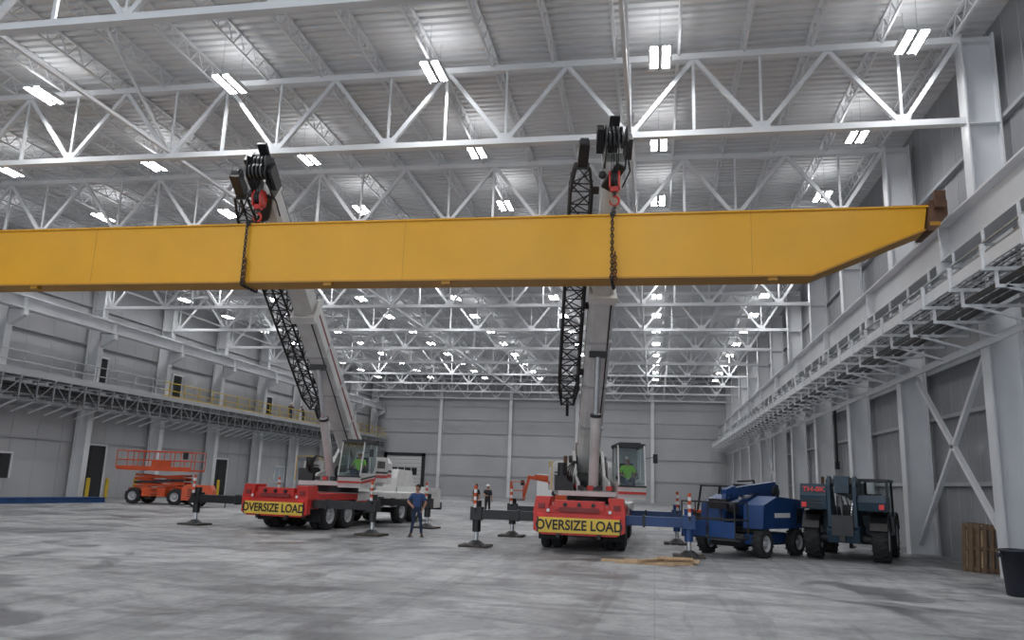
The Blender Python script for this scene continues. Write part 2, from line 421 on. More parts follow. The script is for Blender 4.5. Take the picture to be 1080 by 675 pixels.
# ------------------------------------------------------------------ bridge girder
gy0,gy1=21.0,21.8
b=B()
side=[(-33.0,8.77),(-30.2,7.62),(4.13,7.62),(6.95,8.80),(7.05,9.40),(-33.1,9.40)]
b.prism(side,'y',gy0+.04,gy1-.04,'yellow')
b.bx(-33.15,7.1,gy0-.02,gy1+.02,9.40,9.445,'yellow')
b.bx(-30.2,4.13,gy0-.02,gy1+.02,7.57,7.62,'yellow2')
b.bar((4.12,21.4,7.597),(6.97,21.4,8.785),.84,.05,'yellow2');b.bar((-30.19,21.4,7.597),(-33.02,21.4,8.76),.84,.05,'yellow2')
for x in(-26,-17.4,-7.2,2.6): b.bx(x,x+.012,gy0+.036,gy0+.042,7.62,9.40,'yellow2')
for x in(-19.5,-9.6,-6.0,3.0):
    b.bx(x,x+.25,gy0+.02,gy0+.2,7.48,7.57,'yellow2')
b.prism([(6.98,8.72),(7.14,8.72),(7.5,9.15),(7.5,9.55),(7.08,9.55),(7.08,9.42)],'y',gy0-.12,gy1+.12,'rust')
b.bx(7.16,7.42,gy0-.3,gy0-.1,9.3,9.75,'rust');b.bx(7.05,7.3,gy0-.14,gy1+.14,8.86,8.96,'yellow2')
b.bx(7.2,7.45,gy1+.1,gy1+.3,9.3,9.72,'dark');b.bx(6.2,7.1,gy0+.1,gy1-.1,9.445,9.5,'yellow2')
b.obj('bridge_crane_girder',bevel=0)
def chain(b,pts,k='dark',L=.13,r=.019):
    seg=[];
    for a,c in zip(pts[:-1],pts[1:]):
        a=V(a);c=V(c);n=max(1,round((c-a).length/(L*.75)))
        for i in range(n): seg.append((a.lerp(c,(i+.5)/n),(c-a).normalized()))
    for i,(c,d) in enumerate(seg):
        t=V((1,0,0)) if abs(d.x)<.9 else V((0,1,0)); u=d.cross(t).normalized();w=d.cross(u)
        if i%2:u,w=w,u
        vs=[];fs=[];n=8;m=4
        for q in range(n):
            an=2*math.pi*q/n; rd=d*(math.cos(an)*L*.5)+u*(math.sin(an)*L*.3);rn=rd.normalized()
            for p in range(m):
                bn=2*math.pi*p/m; vs.append(c+rd+rn*(r*math.cos(bn))+w*(r*math.sin(bn)))
        for q in range(n):
            for p in range(m): fs.append((q*m+p,((q+1)%n)*m+p,((q+1)%n)*m+(p+1)%m,q*m+(p+1)%m))
        b.add(vs,fs,k,True)
def sling(x,zh):
    b=B();ya,yb2=gy0-.08,gy1+.08
    chain(b,[(x,21.4,zh),(x-.03,ya,9.5),(x-.03,ya,7.5),(x-.03,yb2,7.5),(x-.03,yb2,9.5),(x,21.4,zh)],'dark')
    chain(b,[(x+.05,ya-.03,8.3),(x+.07,ya-.03,7.5)],'rust')
    b.bx(x-.1,x+.06,gy0-.05,gy0-.02,9.38,9.48,'dark');b.bx(x-.1,x+.06,gy0-.05,gy0-.02,7.52,7.64,'rust')
    return b.obj('chain_sling')
# ------------------------------------------------------------------ people
def mesh_from_skin(verts,edges,rad):
    me=bpy.data.meshes.new('sk');me.from_pydata([tuple(v) for v in verts],edges,[])
    o=bpy.data.objects.new('sk',me);COL.objects.link(o)
    o.modifiers.new('s','SKIN')
    for i,r in enumerate(rad):
        d=me.skin_vertices[0].data[i];d.radius=(r,r) if not isinstance(r,tuple) else r;d.use_root=(i==0)
    sb=o.modifiers.new('u','SUBSURF');sb.levels=2;sb.render_levels=2
    bpy.context.view_layer.update()
    m2=bpy.data.meshes.new_from_object(o.evaluated_get(bpy.context.evaluated_depsgraph_get()))
    bpy.data.objects.remove(o);return m2
def person(name,loc,rot,J,shirt='tshirt',pants='jeans',hat=None,sleeve=.5,headturn=0.,vest=None):
    order=['pelvis','belly','chest','neck','skull']
    names=order[:];E=[(0,1),(1,2),(2,3),(3,4)]
    rad={'pelvis':(.155,.12),'belly':(.145,.115),'chest':(.17,.125),'neck':.06,'skull':.062}
    for s in 'LR':
        i=len(names);names+=['sh'+s,'el'+s,'wr'+s,'hip'+s,'kn'+s,'an'+s,'toe'+s]
        E+=[(2,i),(i,i+1),(i+1,i+2),(0,i+3),(i+3,i+4),(i+4,i+5),(i+5,i+6)]
        rad.update({'sh'+s:.072,'el'+s:.05,'wr'+s:.032,'hip'+s:.098,'kn'+s:.066,'an'+s:.05,'toe'+s:.042})
    P=[V(J[n]) for n in names]
    me=mesh_from_skin(P,E,[rad[n] for n in names])
    segs=[(P[a],P[c],names[a],names[c]) for a,c in E]
    bb=B(T(V(loc))@RZ(rot))
    def lab(c):
        best=None;bd=9
        for a,d,na,nb in segs:
            ab=d-a;t=max(0,min(1,(c-a).dot(ab)/ab.length_squared));q=(c-(a+ab*t)).length-(.05 if na in('chest','pelvis','belly') else 0)
            if q<bd:bd=q;best=(na,nb,t)
        na,nb,t=best
        if nb=='skull' or (nb=='neck' and t>.75):return 'skin'
        if nb[:2]=='wr':return 'skin'
        if nb[:2]=='el':return shirt if t<sleeve+.25 else 'skin'
        if nb[:3]=='toe' or (nb[:2]=='an' and t>.88):return 'boots'
        if nb[:2] in('kn','an','hi'):return pants
        if na=='pelvis' and t<.35:return pants
        return vest or shirt
    vs=[v.co.copy() for v in me.vertices];g={}
    for p in me.polygons:
        g.setdefault(lab(p.center),[]).append(tuple(p.vertices))
    for k2,fs in g.items():
        used=sorted({i for f in fs for i in f});mp={u:i for i,u in enumerate(used)}
        bb.add([vs[i] for i in used],[tuple(mp[i] for i in f) for f in fs],k2,True)
    for s in'LR':
        a=P[names.index('an'+s)];t=P[names.index('toe'+s)];d=(t-a);d.z=0
        if d.length>.01:
            d.normalize();z=min(a.z,t.z)-.045
            bb.bar(V((a.x,a.y,z))-d*.07,V((t.x,t.y,z))+d*.07,.095,.03,'boots')
    H=V(J['head']);M0=bb.M.copy();bb.M=M0@T(H)@RZ(headturn)
    bb.ball((0,0,.0),.1,'skin',(.78,.95,1.18),18,14)
    bb.ball((0,-.035,-.055),.062,'skin',(.85,.9,.9))
    bb.taper((0,-.088,.018),(0,-.112,-.018),.014,.012,.032,.022,'skin');bb.ball((0,-.108,-.018),.014,'skin')
    for s in(-1,1):
        bb.ball((s*.03,-.083,.012),.013,'white');bb.ball((s*.03,-.094,.012),.006,'eye',nu=8,nv=6)
        bb.bar((s*.015,-.094,.034),(s*.048,-.083,.034),.008,.008,'hair');bb.ball((s*.079,.0,-.005),.026,'skin',(.35,.7,1.1))
    bb.ball((0,-.09,-.05),.02,'lip',(1.2,.4,.3))
    if hat:
        bb.rev((0,.005,.035),(0,0,1),[(.125,0),(.1,.008),(.1,.04),(.085,.08),(.05,.103),(.001,.108)],hat,20)
        bb.bx(-.06,.06,-.155,-.085,.032,.042,hat);bb.bx(-.012,.012,-.09,.1,.125,.15,hat)
        bb.ball((0,.02,0),.098,'hair',(.8,.9,.95))
    else:
        bb.ball((0,.016,.03),.103,'hair',(.83,.95,1.08),18,12);bb.ball((0,.05,-.02),.08,'hair',(.9,.7,1))
        bb.ball((0,-.04,.085),.06,'hair',(1.1,.9,.5))
    bb.M=M0
    for s in'LR':
        w=V(J['wr'+s]);e=V(J['el'+s]);d=(w-e).normalized()
        sg=1 if s=='L' else -1
        side=V((0,-1,0)) if abs(d.y)<.7 else V((-sg,0,0))
        side=(side-d*side.dot(d)).normalized();nrm=d.cross(side)*(-sg)
        if s=='L': nrm=-nrm
        inw=V((-sg,0,0));
        if nrm.dot(inw)<0:nrm=-nrm
        bb.taper(w-d*.015,w+d*.09,.052,.03,.085,.026,'skin',up=nrm)
        for i,ln in enumerate((.072,.082,.076,.06)):
            o=w+d*.083+side*(.030-.02*i)
            a=o+(d*.88+nrm*.3).normalized()*ln*.45;c=a+(d*.6+nrm*.75).normalized()*ln*.32;f=c+(d*.2+nrm*.95).normalized()*ln*.27
            bb.cyl(o-d*.01,a,.0095,'skin',.009,n=7);bb.cyl(a,c,.009,'skin',.008,n=7);bb.cyl(c,f,.008,'skin',.006,n=7)
            bb.ball(a,.0092,'skin',nu=7,nv=5);bb.ball(c,.0082,'skin',nu=7,nv=5);bb.ball(f,.0065,'skin',nu=7,nv=5)
        o=w+d*.03+side*.03;a=o+(d*.6+side*.7+nrm*.3).normalized()*.035;c=a+(d*.85+side*.2+nrm*.4).normalized()*.03
        bb.cyl(o-side*.012,a,.013,'skin',.011,n=7);bb.cyl(a,c,.011,'skin',.008,n=7);bb.ball(a,.011,'skin',nu=7,nv=5);bb.ball(c,.0085,'skin',nu=7,nv=5)
    return bb.obj(name)
def stand(**kw):
    J={'pelvis':(0,0,.97),'belly':(0,-.005,1.14),'chest':(0,0,1.34),'neck':(0,.005,1.5),'skull':(0,0,1.58),'head':(0,-.012,1.66),
       'shL':(.19,.005,1.41),'elL':(.25,.03,1.13),'wrL':(.24,-.05,.88),'hipL':(.09,0,.92),'knL':(.11,-.02,.5),'anL':(.12,.02,.10),'toeL':(.14,-.13,.055),
       'shR':(-.19,.005,1.41),'elR':(-.25,.03,1.13),'wrR':(-.24,-.05,.88),'hipR':(-.09,0,.92),'knR':(-.11,-.02,.5),'anR':(-.12,.02,.10),'toeR':(-.14,-.13,.055)}
    J.update(kw);return J
def seated(**kw):
    J={'pelvis':(0,0,.10),'belly':(0,-.01,.27),'chest':(0,.01,.47),'neck':(0,.01,.63),'skull':(0,0,.71),'head':(0,-.02,.79),
       'shL':(.19,.0,.54),'elL':(.27,-.08,.29),'wrL':(.2,-.31,.27),'hipL':(.09,-.02,.09),'knL':(.14,-.45,.12),'anL':(.14,-.5,-.30),'toeL':(.15,-.64,-.345),
       'shR':(-.19,.0,.54),'elR':(-.27,-.08,.29),'wrR':(-.2,-.31,.27),'hipR':(-.09,-.02,.09),'knR':(-.14,-.45,.12),'anR':(-.14,-.5,-.30),'toeR':(-.15,-.64,-.345)}
    J.update(kw);return J
# ------------------------------------------------------------------ mobile crane
def mobile_crane(rear,rot,tip,fronty=.5,ox=3.3,zhook=10.0,beamk='dark',cabx=.74):
    root=empty('mobile_crane')
    C=T(V((rear[0],rear[1],0)))@RZ(rot)
    b=B(C)
    for s in(-1,1): b.bx(s*.45-.08,s*.45+.08,.6,12.0,.7,1.1,'dark')
    for y in(1.2,2.5,4.4,6.5,8.8,11.0): b.bx(-.45,.45,y-.1,y+.1,.75,1.05,'dark')
    b.prism([(-1.36,.62),(-1.1,.50),(1.1,.50),(1.36,.62),(1.36,1.12),(-1.36,1.12)],'y',0,.25,'red')
    b.bx(-1.3,1.3,.1,.9,1.12,1.34,'red')
    b.prism([(-1.38,1.1),(-.95,1.1),(-.85,1.6),(-1.3,1.6)],'y',.02,.7,'red');b.prism([(1.38,1.1),(.95,1.1),(.85,1.6),(1.3,1.6)],'y',.02,.7,'red')
    b.bx(-.75,.75,.04,.4,1.22,1.5,'red');b.bx(-.6,.6,.0,.06,1.17,1.3,'dred')
    for x in(-.42,0,.42): b.cyl((x,.05,1.38),(x,-.02,1.38),.06,'black',n=12)
    for s in(-1,1):
        b.bx(s*1.12-.12,s*1.12+.12,-.03,.02,1.0,1.1,'tail');b.bx(s*1.12-.1,s*1.12+.1,-.02,.04,1.25,1.4,'dred')
        b.cyl((s*.92,.0,1.2),(s*.92,-.03,1.2),.05,'white',n=10)
        b.bx(s*.6-.05,s*.6+.05,-.12,.05,.42,.55,'black')
    b.bx(-1.22,1.22,-.035,-.005,.56,1.0,'banner')
    for s in(-1,1): b.bx(s*1.22-.02,s*1.22+.02,-.04,0,.55,1.01,'black')
    b.bx(-1.3,1.3,.9,3.6,1.22,1.32,'red');b.bx(-1.3,1.3,3.6,11.9,1.18,1.34,'cwhite')
    for s in(-1,1):
        b.bx(s*1.3-.03,s*1.3+.03,.7,3.7,1.08,1.32,'red');b.bx(s*1.3-.03,s*1.3+.03,3.7,7.3,.75,1.3,'cwhite')
        b.bx(s*1.33-.01,s*1.33+.01,3.7,7.3,.95,1.05,'red')
        b.bx(s*1.3-.03,s*1.3+.03,7.3,10.2,1.08,1.32,'cwhite')
        b.bx(s*.9-.35,s*.9+.35,4.4,6.0,.55,1.15,'dark')
    for y in(1.75,3.1,8.0,9.4):
        for s in(-1,1):
            if y<5:
                b.wheel((s*1.16,y,.53),.53,.29);b.wheel((s*.82,y,.53),.53,.29)
            else: b.wheel((s*1.1,y,.53),.53,.36)
        b.cyl((-.9,y,.53),(.9,y,.53),.09,'dark')
    for s in(-1,1): b.bx(s*1.0-.33,s*1.0+.33,1.0,1.03,.3,1.1,'rubber')
    b.prism([(10.3,.6),(12.3,.6),(12.45,1.4),(12.0,2.35),(10.5,2.4),(10.3,2.0)],'x',-1.3,-.2,'cwhite')
    b.bx(-1.31,-1.29,10.7,11.8,1.5,2.2,'black');b.prism([(10.3,.6),(12.3,.6),(12.3,1.5),(10.3,1.6)],'x',-.15,1.3,'cwhite')
    b.bx(-1.31,1.31,12.3,12.5,.5,.85,'dark')
    for y,o in((fronty,ox),(5.7,ox-.2)):
        b.bx(-1.36,1.36,y-.25,y+.25,.78,1.18,'dred' if y<1 else 'dark')
        for s in(-1,1):
            b.bx(min(s*1.3,s*(o+.1)),max(s*1.3,s*(o+.1)),y-.14,y+.14,.84,1.12,beamk if s>0 else 'black')
            b.bx(s*1.9-.04,s*1.9+.04,y-.17,y+.17,.81,1.15,'dark')
            b.cyl((s*o,y,.45),(s*o,y,1.38),.13,'black' if s<0 else beamk);b.cyl((s*o,y,.16),(s*o,y,.6),.07,'chrome')
            b.bx(s*o-.18,s*o+.18,y-.18,y+.18,.8,1.2,'black' if s<0 else beamk)
            b.cyl((s*o,y,.07),(s*o,y,.2),.30,'dark',.12,n=18)
            for q in range(4): b.bx(s*o-.46+q*.235,s*o-.25+q*.235,y-.42,y+.42,.0,.07,'padk')
        for s in(-1,1):
            for q in range(6): b.cyl((s*(o+.02),y-.24,1.18+q*.11),(s*(o+.02),y-.24,1.29+q*.11),.05,'orange' if q%2 else 'white',n=10)
            b.bar((s*(o+.02),y-.24,1.1),(s*(o+.02),y-.1,1.1),.05,.12,'dark')
    b.obj('carrier',root,bevel=.012)
    text('banner_lettering','OVERSIZE LOAD',C@T((0,-.045,.775))@RX(math.pi/2),.40,'black',root,off=.009,sx=.87)
    tt=C@V((0,4.4,0));tp=V(tip);h=V((tp.x-tt.x,tp.y-tt.y,0)).normalized()
    ang=math.atan2(h.x,-h.y)
    S=T(tt)@RZ(ang);b=B(S)
    b.cyl((0,0,1.34),(0,0,1.62),.85,'dark',n=28);b.bx(-1.2,1.2,-1.3,2.6,1.6,1.76,'cwhite')
    for s in(-1,1):
        b.prism([(-1.2,1.75),(2.5,1.75),(2.4,2.6),(2.0,3.2),(1.4,3.2),(.4,2.3),(-1.2,2.05)],'x',s*.52-.05,s*.52+.05,'cwhite')
        b.prism([(-1.0,1.85),(2.4,1.85),(2.36,2.0),(-1.0,1.98)],'x',s*.58-.02,s*.58+.02,'red')
    b.cyl((-.7,1.7,2.9),(.7,1.7,2.9),.14,'dark')
    b.prism([(-1.3,1.7),(1.3,1.7),(1.35,1.9),(1.35,2.6),(1.15,2.85),(-1.15,2.85),(-1.35,2.6),(-1.35,1.9)],'y',2.5,3.4,'cwhite')
    b.bx(-1.36,1.36,2.6,3.3,2.0,2.12,'red');b.bx(-1.36,1.36,2.6,3.3,2.2,2.3,'black')
    for y in(1.0,):b.cyl((-.42,y,2.15),(.42,y,2.15),.26,'dark',n=20)
    b.cyl((-.42,2.1,3.3),(.42,2.1,3.3),.25,'rust',n=20)
    b.prism([(.35,1.76),(2.4,1.76),(2.4,2.7),(2.2,2.8),(.5,2.8),(.35,2.6)],'x',.64,1.42,'cwhite')
    b.bx(1.42,1.435,.4,2.35,1.95,2.07,'red');b.bx(1.42,1.435,.4,2.35,2.14,2.22,'black')
    for q in range(6): b.bx(1.42,1.44,.7+q*.2,.8+q*.2,2.35,2.65,'black')
    b.bx(-1.45,-.62,-.2,1.9,1.76,2.55,'cwhite');b.bx(-1.46,-1.44,-.2,1.9,1.95,2.05,'red');b.bx(-1.3,-.7,-1.1,-.3,1.76,2.25,'dark')
    for q in range(5): b.bx(-1.3,-.8,-.215,-.2,1.95+q*.1,1.99+q*.1,'black')
    b.cyl((-1.05,-.6,2.25),(-1.05,-.6,2.7),.16,'dark');b.cyl((-.85,1.2,2.5),(-.85,1.2,3.0),.07,'rust')
    for q in range(4): b.tube([(-.7-.05*q,-1.0,1.9),(-.75-.06*q,-1.25,2.3+.06*q),(-.62-.02*q,-1.0,2.75),(-.55,-.4,2.7)],.022,'black')
    b.tube([(-1.42,-1.1,1.76),(-1.42,-1.1,2.7),(-1.42,-.1,2.75),(-1.42,1.8,2.75),(-1.42,1.8,2.5)],.02,'rail')
    for q in range(4): b.bx(-.55+.32*q,-.35+.32*q,-1.32,-1.2,1.8,1.95,'red' if q%2 else 'black')
    x0,x1=cabx,cabx+.92
    b.bx(x0,x1,-1.85,.1,1.55,1.66,'cwhite')
    b.prism([(-1.85,1.6),(-1.95,2.05),(-1.9,2.12),(-.15,2.12),(.15,2.5),(.15,1.6)],'x',x1-.04,x1,'cwhite')
    b.prism([(-1.85,1.6),(-1.95,2.05),(-1.9,2.12),(-.15,2.12),(.15,2.5),(.15,1.6)],'x',x0,x0+.04,'cwhite')
    b.prism([(-1.85,1.7),(-1.88,1.8),(.15,1.95),(.15,1.82)],'x',x1,x1+.008,'red');b.prism([(-1.85,1.84),(-1.9,1.9),(.15,2.06),(.15,2.0)],'x',x1,x1+.008,'black')
    b.prism([(-1.85,1.6),(-1.95,1.95),(-1.9,1.95),(-1.8,1.6)],'x',x0,x1,'cwhite')
    b.bx(x0,x1,-1.93,-1.915,1.72,1.8,'red')
    b.bx(x0,x1,.1,.15,1.6,3.3,'cwhite');b.bx(x0-.02,x1+.02,-1.62,.17,3.3,3.38,'black');b.bx(x0+.1,x1-.1,-1.4,0,3.38,3.43,'black')
    for x in(x0+.02,x1-.02):
        b.bar((x,-1.94,2.0),(x,-1.6,3.32),.045,.05,'cwhite');b.bar((x,-.75,2.1),(x,-.75,3.32),.04,.05,'cwhite');b.bar((x,.1,2.1),(x,.1,3.32),.04,.05,'cwhite')
        b.bar((x,-1.6,3.28),(x,.1,3.28),.04,.05,'black')
        b.add([(x,-1.93,2.1),(x,-1.6,3.28),(x,.1,3.28),(x,.1,2.1)],[(0,1,2,3)],'glass')
    b.add([(x0,-1.945,1.98),(x1,-1.945,1.98),(x1,-1.61,3.3),(x0,-1.61,3.3)],[(0,1,2,3)],'glass')
    b.bar((x0,-1.95,1.97),(x1,-1.95,1.97),.05,.05,'black');b.bar((x0,-1.6,3.3),(x1,-1.6,3.3),.05,.06,'black')
    xm=x0+.46
    b.tube([(xm,-1.96,2.0),(xm+.15,-1.86,2.5)],.01,'black')
    b.bx(xm-.22,xm+.22,-.9,-.4,1.66,1.8,'dark');b.bx(xm-.25,xm+.25,-.95,-.4,1.98,2.1,'black');b.bx(xm-.23,xm+.23,-.42,-.3,2.05,2.75,'black');b.bx(xm-.1,xm+.1,-.8,-.5,1.8,2.0,'dark')
    for x in(xm-.32,xm+.3): b.bx(x-.05,x+.05,-1.0,-.4,2.2,2.3,'dark');b.cyl((x,-.98,2.3),(x,-.98,2.42),.02,'black',n=8)
    b.bar((x1+.02,-1.7,2.9),(x1+.3,-1.75,2.95),.02,.02,'black');b.bx(x1+.25,x1+.4,-1.79,-1.75,2.75,3.05,'black')
    b.obj('superstructure',root,bevel=.01)
    op=S@V((xm,-.68,2.07))
    person('crane_operator',op,ang,seated(),'hivis','jeans','helmet',headturn=.1)
    pv=S@V((0,1.7,0));pv.z=2.9;d=(tp-pv);L=d.length;d.normalize()
    sx=V((0,0,1)).cross(d).normalized()
    if sx.x<0:sx=-sx
    n=sx.cross(d); 
    if n.z<0:n=-n
    def P(t,a=0,c=0): return pv+d*(L*t)+sx*a+n*c
    b=B()
    for (t0,t1,w,hh) in((-.03,.60,.80,.92),(.58,.79,.68,.78),(.77,.965,.57,.66)):
        pts=[(-w/2,-hh*.32),(-w*.3,-hh/2),(w*.3,-hh/2),(w/2,-hh*.32),(w/2,hh/2),(-w/2,hh/2)]
        vs=[P(t0,*p) for p in pts]+[P(t1,*p) for p in pts];q=len(pts)
        b.add(vs,[tuple(range(q)),tuple(range(q,2*q))]+[(i,(i+1)%q,q+(i+1)%q,q+i) for i in range(q)],'boom')
        b.bar(P(t1-.022),P(t1),w+.1,hh+.1,'cwhite',up=n)
    for t in(.15,.3,.45): b.bar(P(t),P(t+.008),.84,.95,'steel2',up=n)
    b.bar(P(.05,-.4,.1),P(.57,-.4,.1),.02,.12,'dred',up=n);b.bar(P(.05,.4,.1),P(.57,.4,.1),.02,.12,'dred',up=n)
    for a in(-.2,.2): b.cyl(P(.0,a,.62),P(.97,a,.5),.014,'black',n=5)
    for t in(.2,.4,.6): b.bar(P(t,-.3,.55),P(t,.3,.55),.05,.12,'dark',up=n)
    b.tube([P(.03,.2,-.5),P(.3,.28,-.5),P(.58,.28,-.47)],.025,'black')
    for a in(-.3,.3):
        vs=[P(.95,a,-.45),P(1.02,a,-.5),P(1.045,a,0),P(1.02,a,.42),P(.95,a,.4)]
        w2=[v+sx*.04 for v in vs];b.add(vs+w2,[tuple(range(5)),tuple(range(5,10))]+[(i,(i+1)%5,5+(i+1)%5,5+i) for i in range(5)],'black')
    for a in(-.18,-.06,.06,.18):
        for tt2,cc in((1.015,.22),(1.015,-.25)): b.cyl(P(tt2,a-.03,cc),P(tt2,a+.03,cc),.24,'dark',n=20)
    b.bar(P(.97,-.42,.3),P(1.03,-.42,.3),.2,.4,'black',up=n);b.bar(P(.97,.42,-.1),P(1.02,.42,-.1),.12,.5,'dark',up=n)
    b.bar(P(.93,0,.55),P(1.05,0,.6),.3,.12,'black',up=n)
    b.cyl(P(1.0,-.35,.5),P(1.0,-.35,.8),.05,'black',n=8)
    b.tube([P(.9,.3,-.3),P(.95,.45,-.55),P(1.0,.3,-.5)],.025,'black');b.bar(P(.90,-.2,-.42),P(.96,.2,-.42),.3,.2,'black',up=n)
    b.obj('boom',root,bevel=.01)
    b=B();f=S@V((0,-1.0,0));f.z=1.95
    e=P(.42,0,-.5);m=f.lerp(e,.55)
    b.cyl(f,m,.17,'boom',n=18);b.cyl(m,e,.10,'chrome',n=16);b.cyl(m-(e-f).normalized()*.1,m,.19,'dark',n=18)
    b.bar(P(.42,-.3,-.5),P(.42,.3,-.5),.2,.2,'dark');b.obj('lift_cylinder',root)
    b=B();t0,t1=.22,.94
    def J(t,i,j):
        w=.32;tw=1 if .27<t<.92 else .65
        return P(t,-.9+i*w*tw,.05+j*.3*tw)
    N=13;ts=[t0+(t1-t0)*i/N for i in range(N+1)]
    cor=((-1,-1),(1,-1),(1,1),(-1,1))
    for u,v in zip(ts[:-1],ts[1:]):
        for i in range(4):
            c,dn=cor[i],cor[(i+1)%4]
            b.cyl(J(u,*c),J(v,*c),.045,'black',n=6);b.cyl(J(u,*c),J(v,*dn),.024,'black',n=5);b.cyl(J(u,*c),J(u,*dn),.024,'black',n=5)
            b.cyl(J(u,*dn),J((u+v)/2,*c),.02,'black',n=5)
    for i in range(4): b.cyl(J(t1,*cor[i]),J(t1,*cor[(i+1)%4]),.035,'black',n=6)
    b.bar(J(t1,0,0),P(1.0,-.88,0),.3,.35,'black',up=n);b.cyl(P(.99,-1.0,.1),P(.99,-.76,.1),.22,'dark',n=18)
    b.bar(J(t0,0,0),P(t0-.04,-.88,0),.1,.4,'black',up=n)
    for t in(.33,.55,.88): b.bar(P(t,-.36,.0),P(t,-.62,.0),.12,.2,'dark',up=d)
    b.obj('lattice_jib',root)
    b=B();hx,hy=tp.x,tp.y;zt2=zhook+.9
    for a in(-.1,-.04,.04,.1): b.cyl((hx+a,hy,zt2-.2),P(1.0,a,-.2),.012,'black',n=5)
    for s in(-1,1):
        b.prism([(hy-.1,zt2),(hy+.1,zt2),(hy+.22,zt2-.2),(hy+.16,zt2-.5),(hy-.16,zt2-.5),(hy-.22,zt2-.2)],'x',hx+s*.13-.025,hx+s*.13+.025,'red')
    for a in(-.07,0.,.07): b.cyl((hx+a-.025,hy,zt2-.22),(hx+a+.025,hy,zt2-.22),.19,'dark',n=20)
    b.bx(hx-.11,hx+.11,hy-.09,hy+.09,zt2-.6,zt2-.46,'red');b.cyl((hx,hy,zt2-.74),(hx,hy,zt2-.56),.05,'dark')
    pts=[]
    for i in range(13):
        an=math.radians(100-i*24);pts.append(V((hx+.13*math.cos(an)*1.0,hy,zt2-.87+.14*math.sin(an))))
    for i,(a,c) in enumerate(zip(pts[:-1],pts[1:])): b.cyl(a,c,.042-.002*i,'red',.042-.002*(i+1),n=8)
    b.cyl((hx-.35,hy+.05,zhook+1.0),P(1.045,-.1,.2),.01,'black',n=5);b.ball((hx-.35,hy+.05,zhook+.85),.12,'dark')
    b.obj('hook_block',root,bevel=0)
    sling(hx,zt2-1.02)
    return root
mobile_crane((-2.2,23.85),0.0,(-1.1,21.4,11.75),ox=3.2,zhook=9.95,beamk='blue')
mobile_crane((-13.4,26.8),-.13,(-12.15,21.4,11.25),ox=3.7,zhook=9.75,cabx=.6)
# ------------------------------------------------------------------ boom lift
def boom_lift(loc,rot,k,ext=0):
    b=B(T(V(loc))@RZ(rot))
    b.bx(-.75,.75,-1.3,1.3,.38,.68,k);b.prism([(-1.6,.45),(-1.3,.68),(1.3,.68),(1.6,.45),(1.5,.3),(-1.5,.3)],'x',-.5,.5,'dark')
    for sx in(-1,1):
        for sy in(-1,1): b.wheel((sx*.95,sy*1.05,.42),.42,.3,lug=14,rim='white' if ext else 'steel2')
    b.cyl((0,0,.66),(0,0,.82),.55,'dark',n=24)
    for s in(-1,1):
        b.prism([(-1.25,.85),(1.5,.85),(1.6,1.15),(1.45,1.72),(-.3,1.82),(-1.15,1.55)],'x',s*.42,s*1.08,k)
        b.bx(min(s*1.08,s*1.09),max(s*1.08,s*1.09),-.5,.5,1.18,1.32,'white')
        b.bx(min(s*1.08,s*1.085),max(s*1.08,s*1.085),.95,1.3,1.0,1.45,'black')
        for q in range(4): b.bx(s*.6-.12,s*.6+.12,1.5,1.6,.95+q*.12,1.0+q*.12,'black')
    b.bx(-.42,.42,.9,1.75,.85,1.5,'dark')
    b.bar((0,1.3,1.45),(0,-1.2,1.35),.3,.26,k);b.bar((0,-1.2,1.45),(0,1.35,1.95),.26,.24,k);b.cyl((-.2,-1.2,1.4),(.2,-1.2,1.4),.16,'dark')
    b.cyl((-.22,1.35,1.95),(.22,1.35,1.95),.2,'dark');b.bar((0,1.35,1.55),(0,1.5,2.2),.3,.3,k)
    b.cyl((0,1.0,1.6),(0,-.6,1.75),.07,'chrome')
    yb=-2.1-ext
    b.bar((0,1.5,2.15),(0,yb+.9,1.9 if not ext else 2.3),.24,.28,k);b.bar((0,-1.0,2.02),(0,yb+.5,1.88 if not ext else 2.3),.17,.2,k)
    z0=1.9 if not ext else 2.3
    b.bar((0,yb+.6,z0),(0,yb+.3,.75+z0-1.9),.14,.16,k)
    zf=.55+z0-1.9
    x0,x1,y0,y1=-.9,.9,yb-.45,yb+.3
    kr='black' if k=='blue' else k
    b.bx(x0,x1,y0,y1,zf,zf+.05,'dark')
    for z in(zf+.55,zf+1.05):
        b.tube([(x0,y0,z),(x1,y0,z),(x1,y1,z),(x0,y1,z),(x0,y0,z)],.022,kr)
    for x in(x0,0,x1):
        for y in(y0,y1): b.cyl((x,y,zf),(x,y,zf+1.05),.022,kr,n=6)
    for (xa2,xb2) in((x0,-.05),(.05,x1)): b.bx(xa2,xb2,y0-.02,y0,zf+.05,zf+.5,k)
    b.bx(-.3,.3,y1-.2,y1,zf+.85,zf+1.15,'black')
    b.tube([(-.5,1.4,1.6),(-.3,.8,2.3),(-.15,-.5,2.25)],.03,'black')
    return b.obj('boom_lift',bevel=.012)
boom_lift((3.05,26.8,0),-.62,'blue')
boom_lift((-4.6,47,0),-1.35,'orange',ext=1.2)
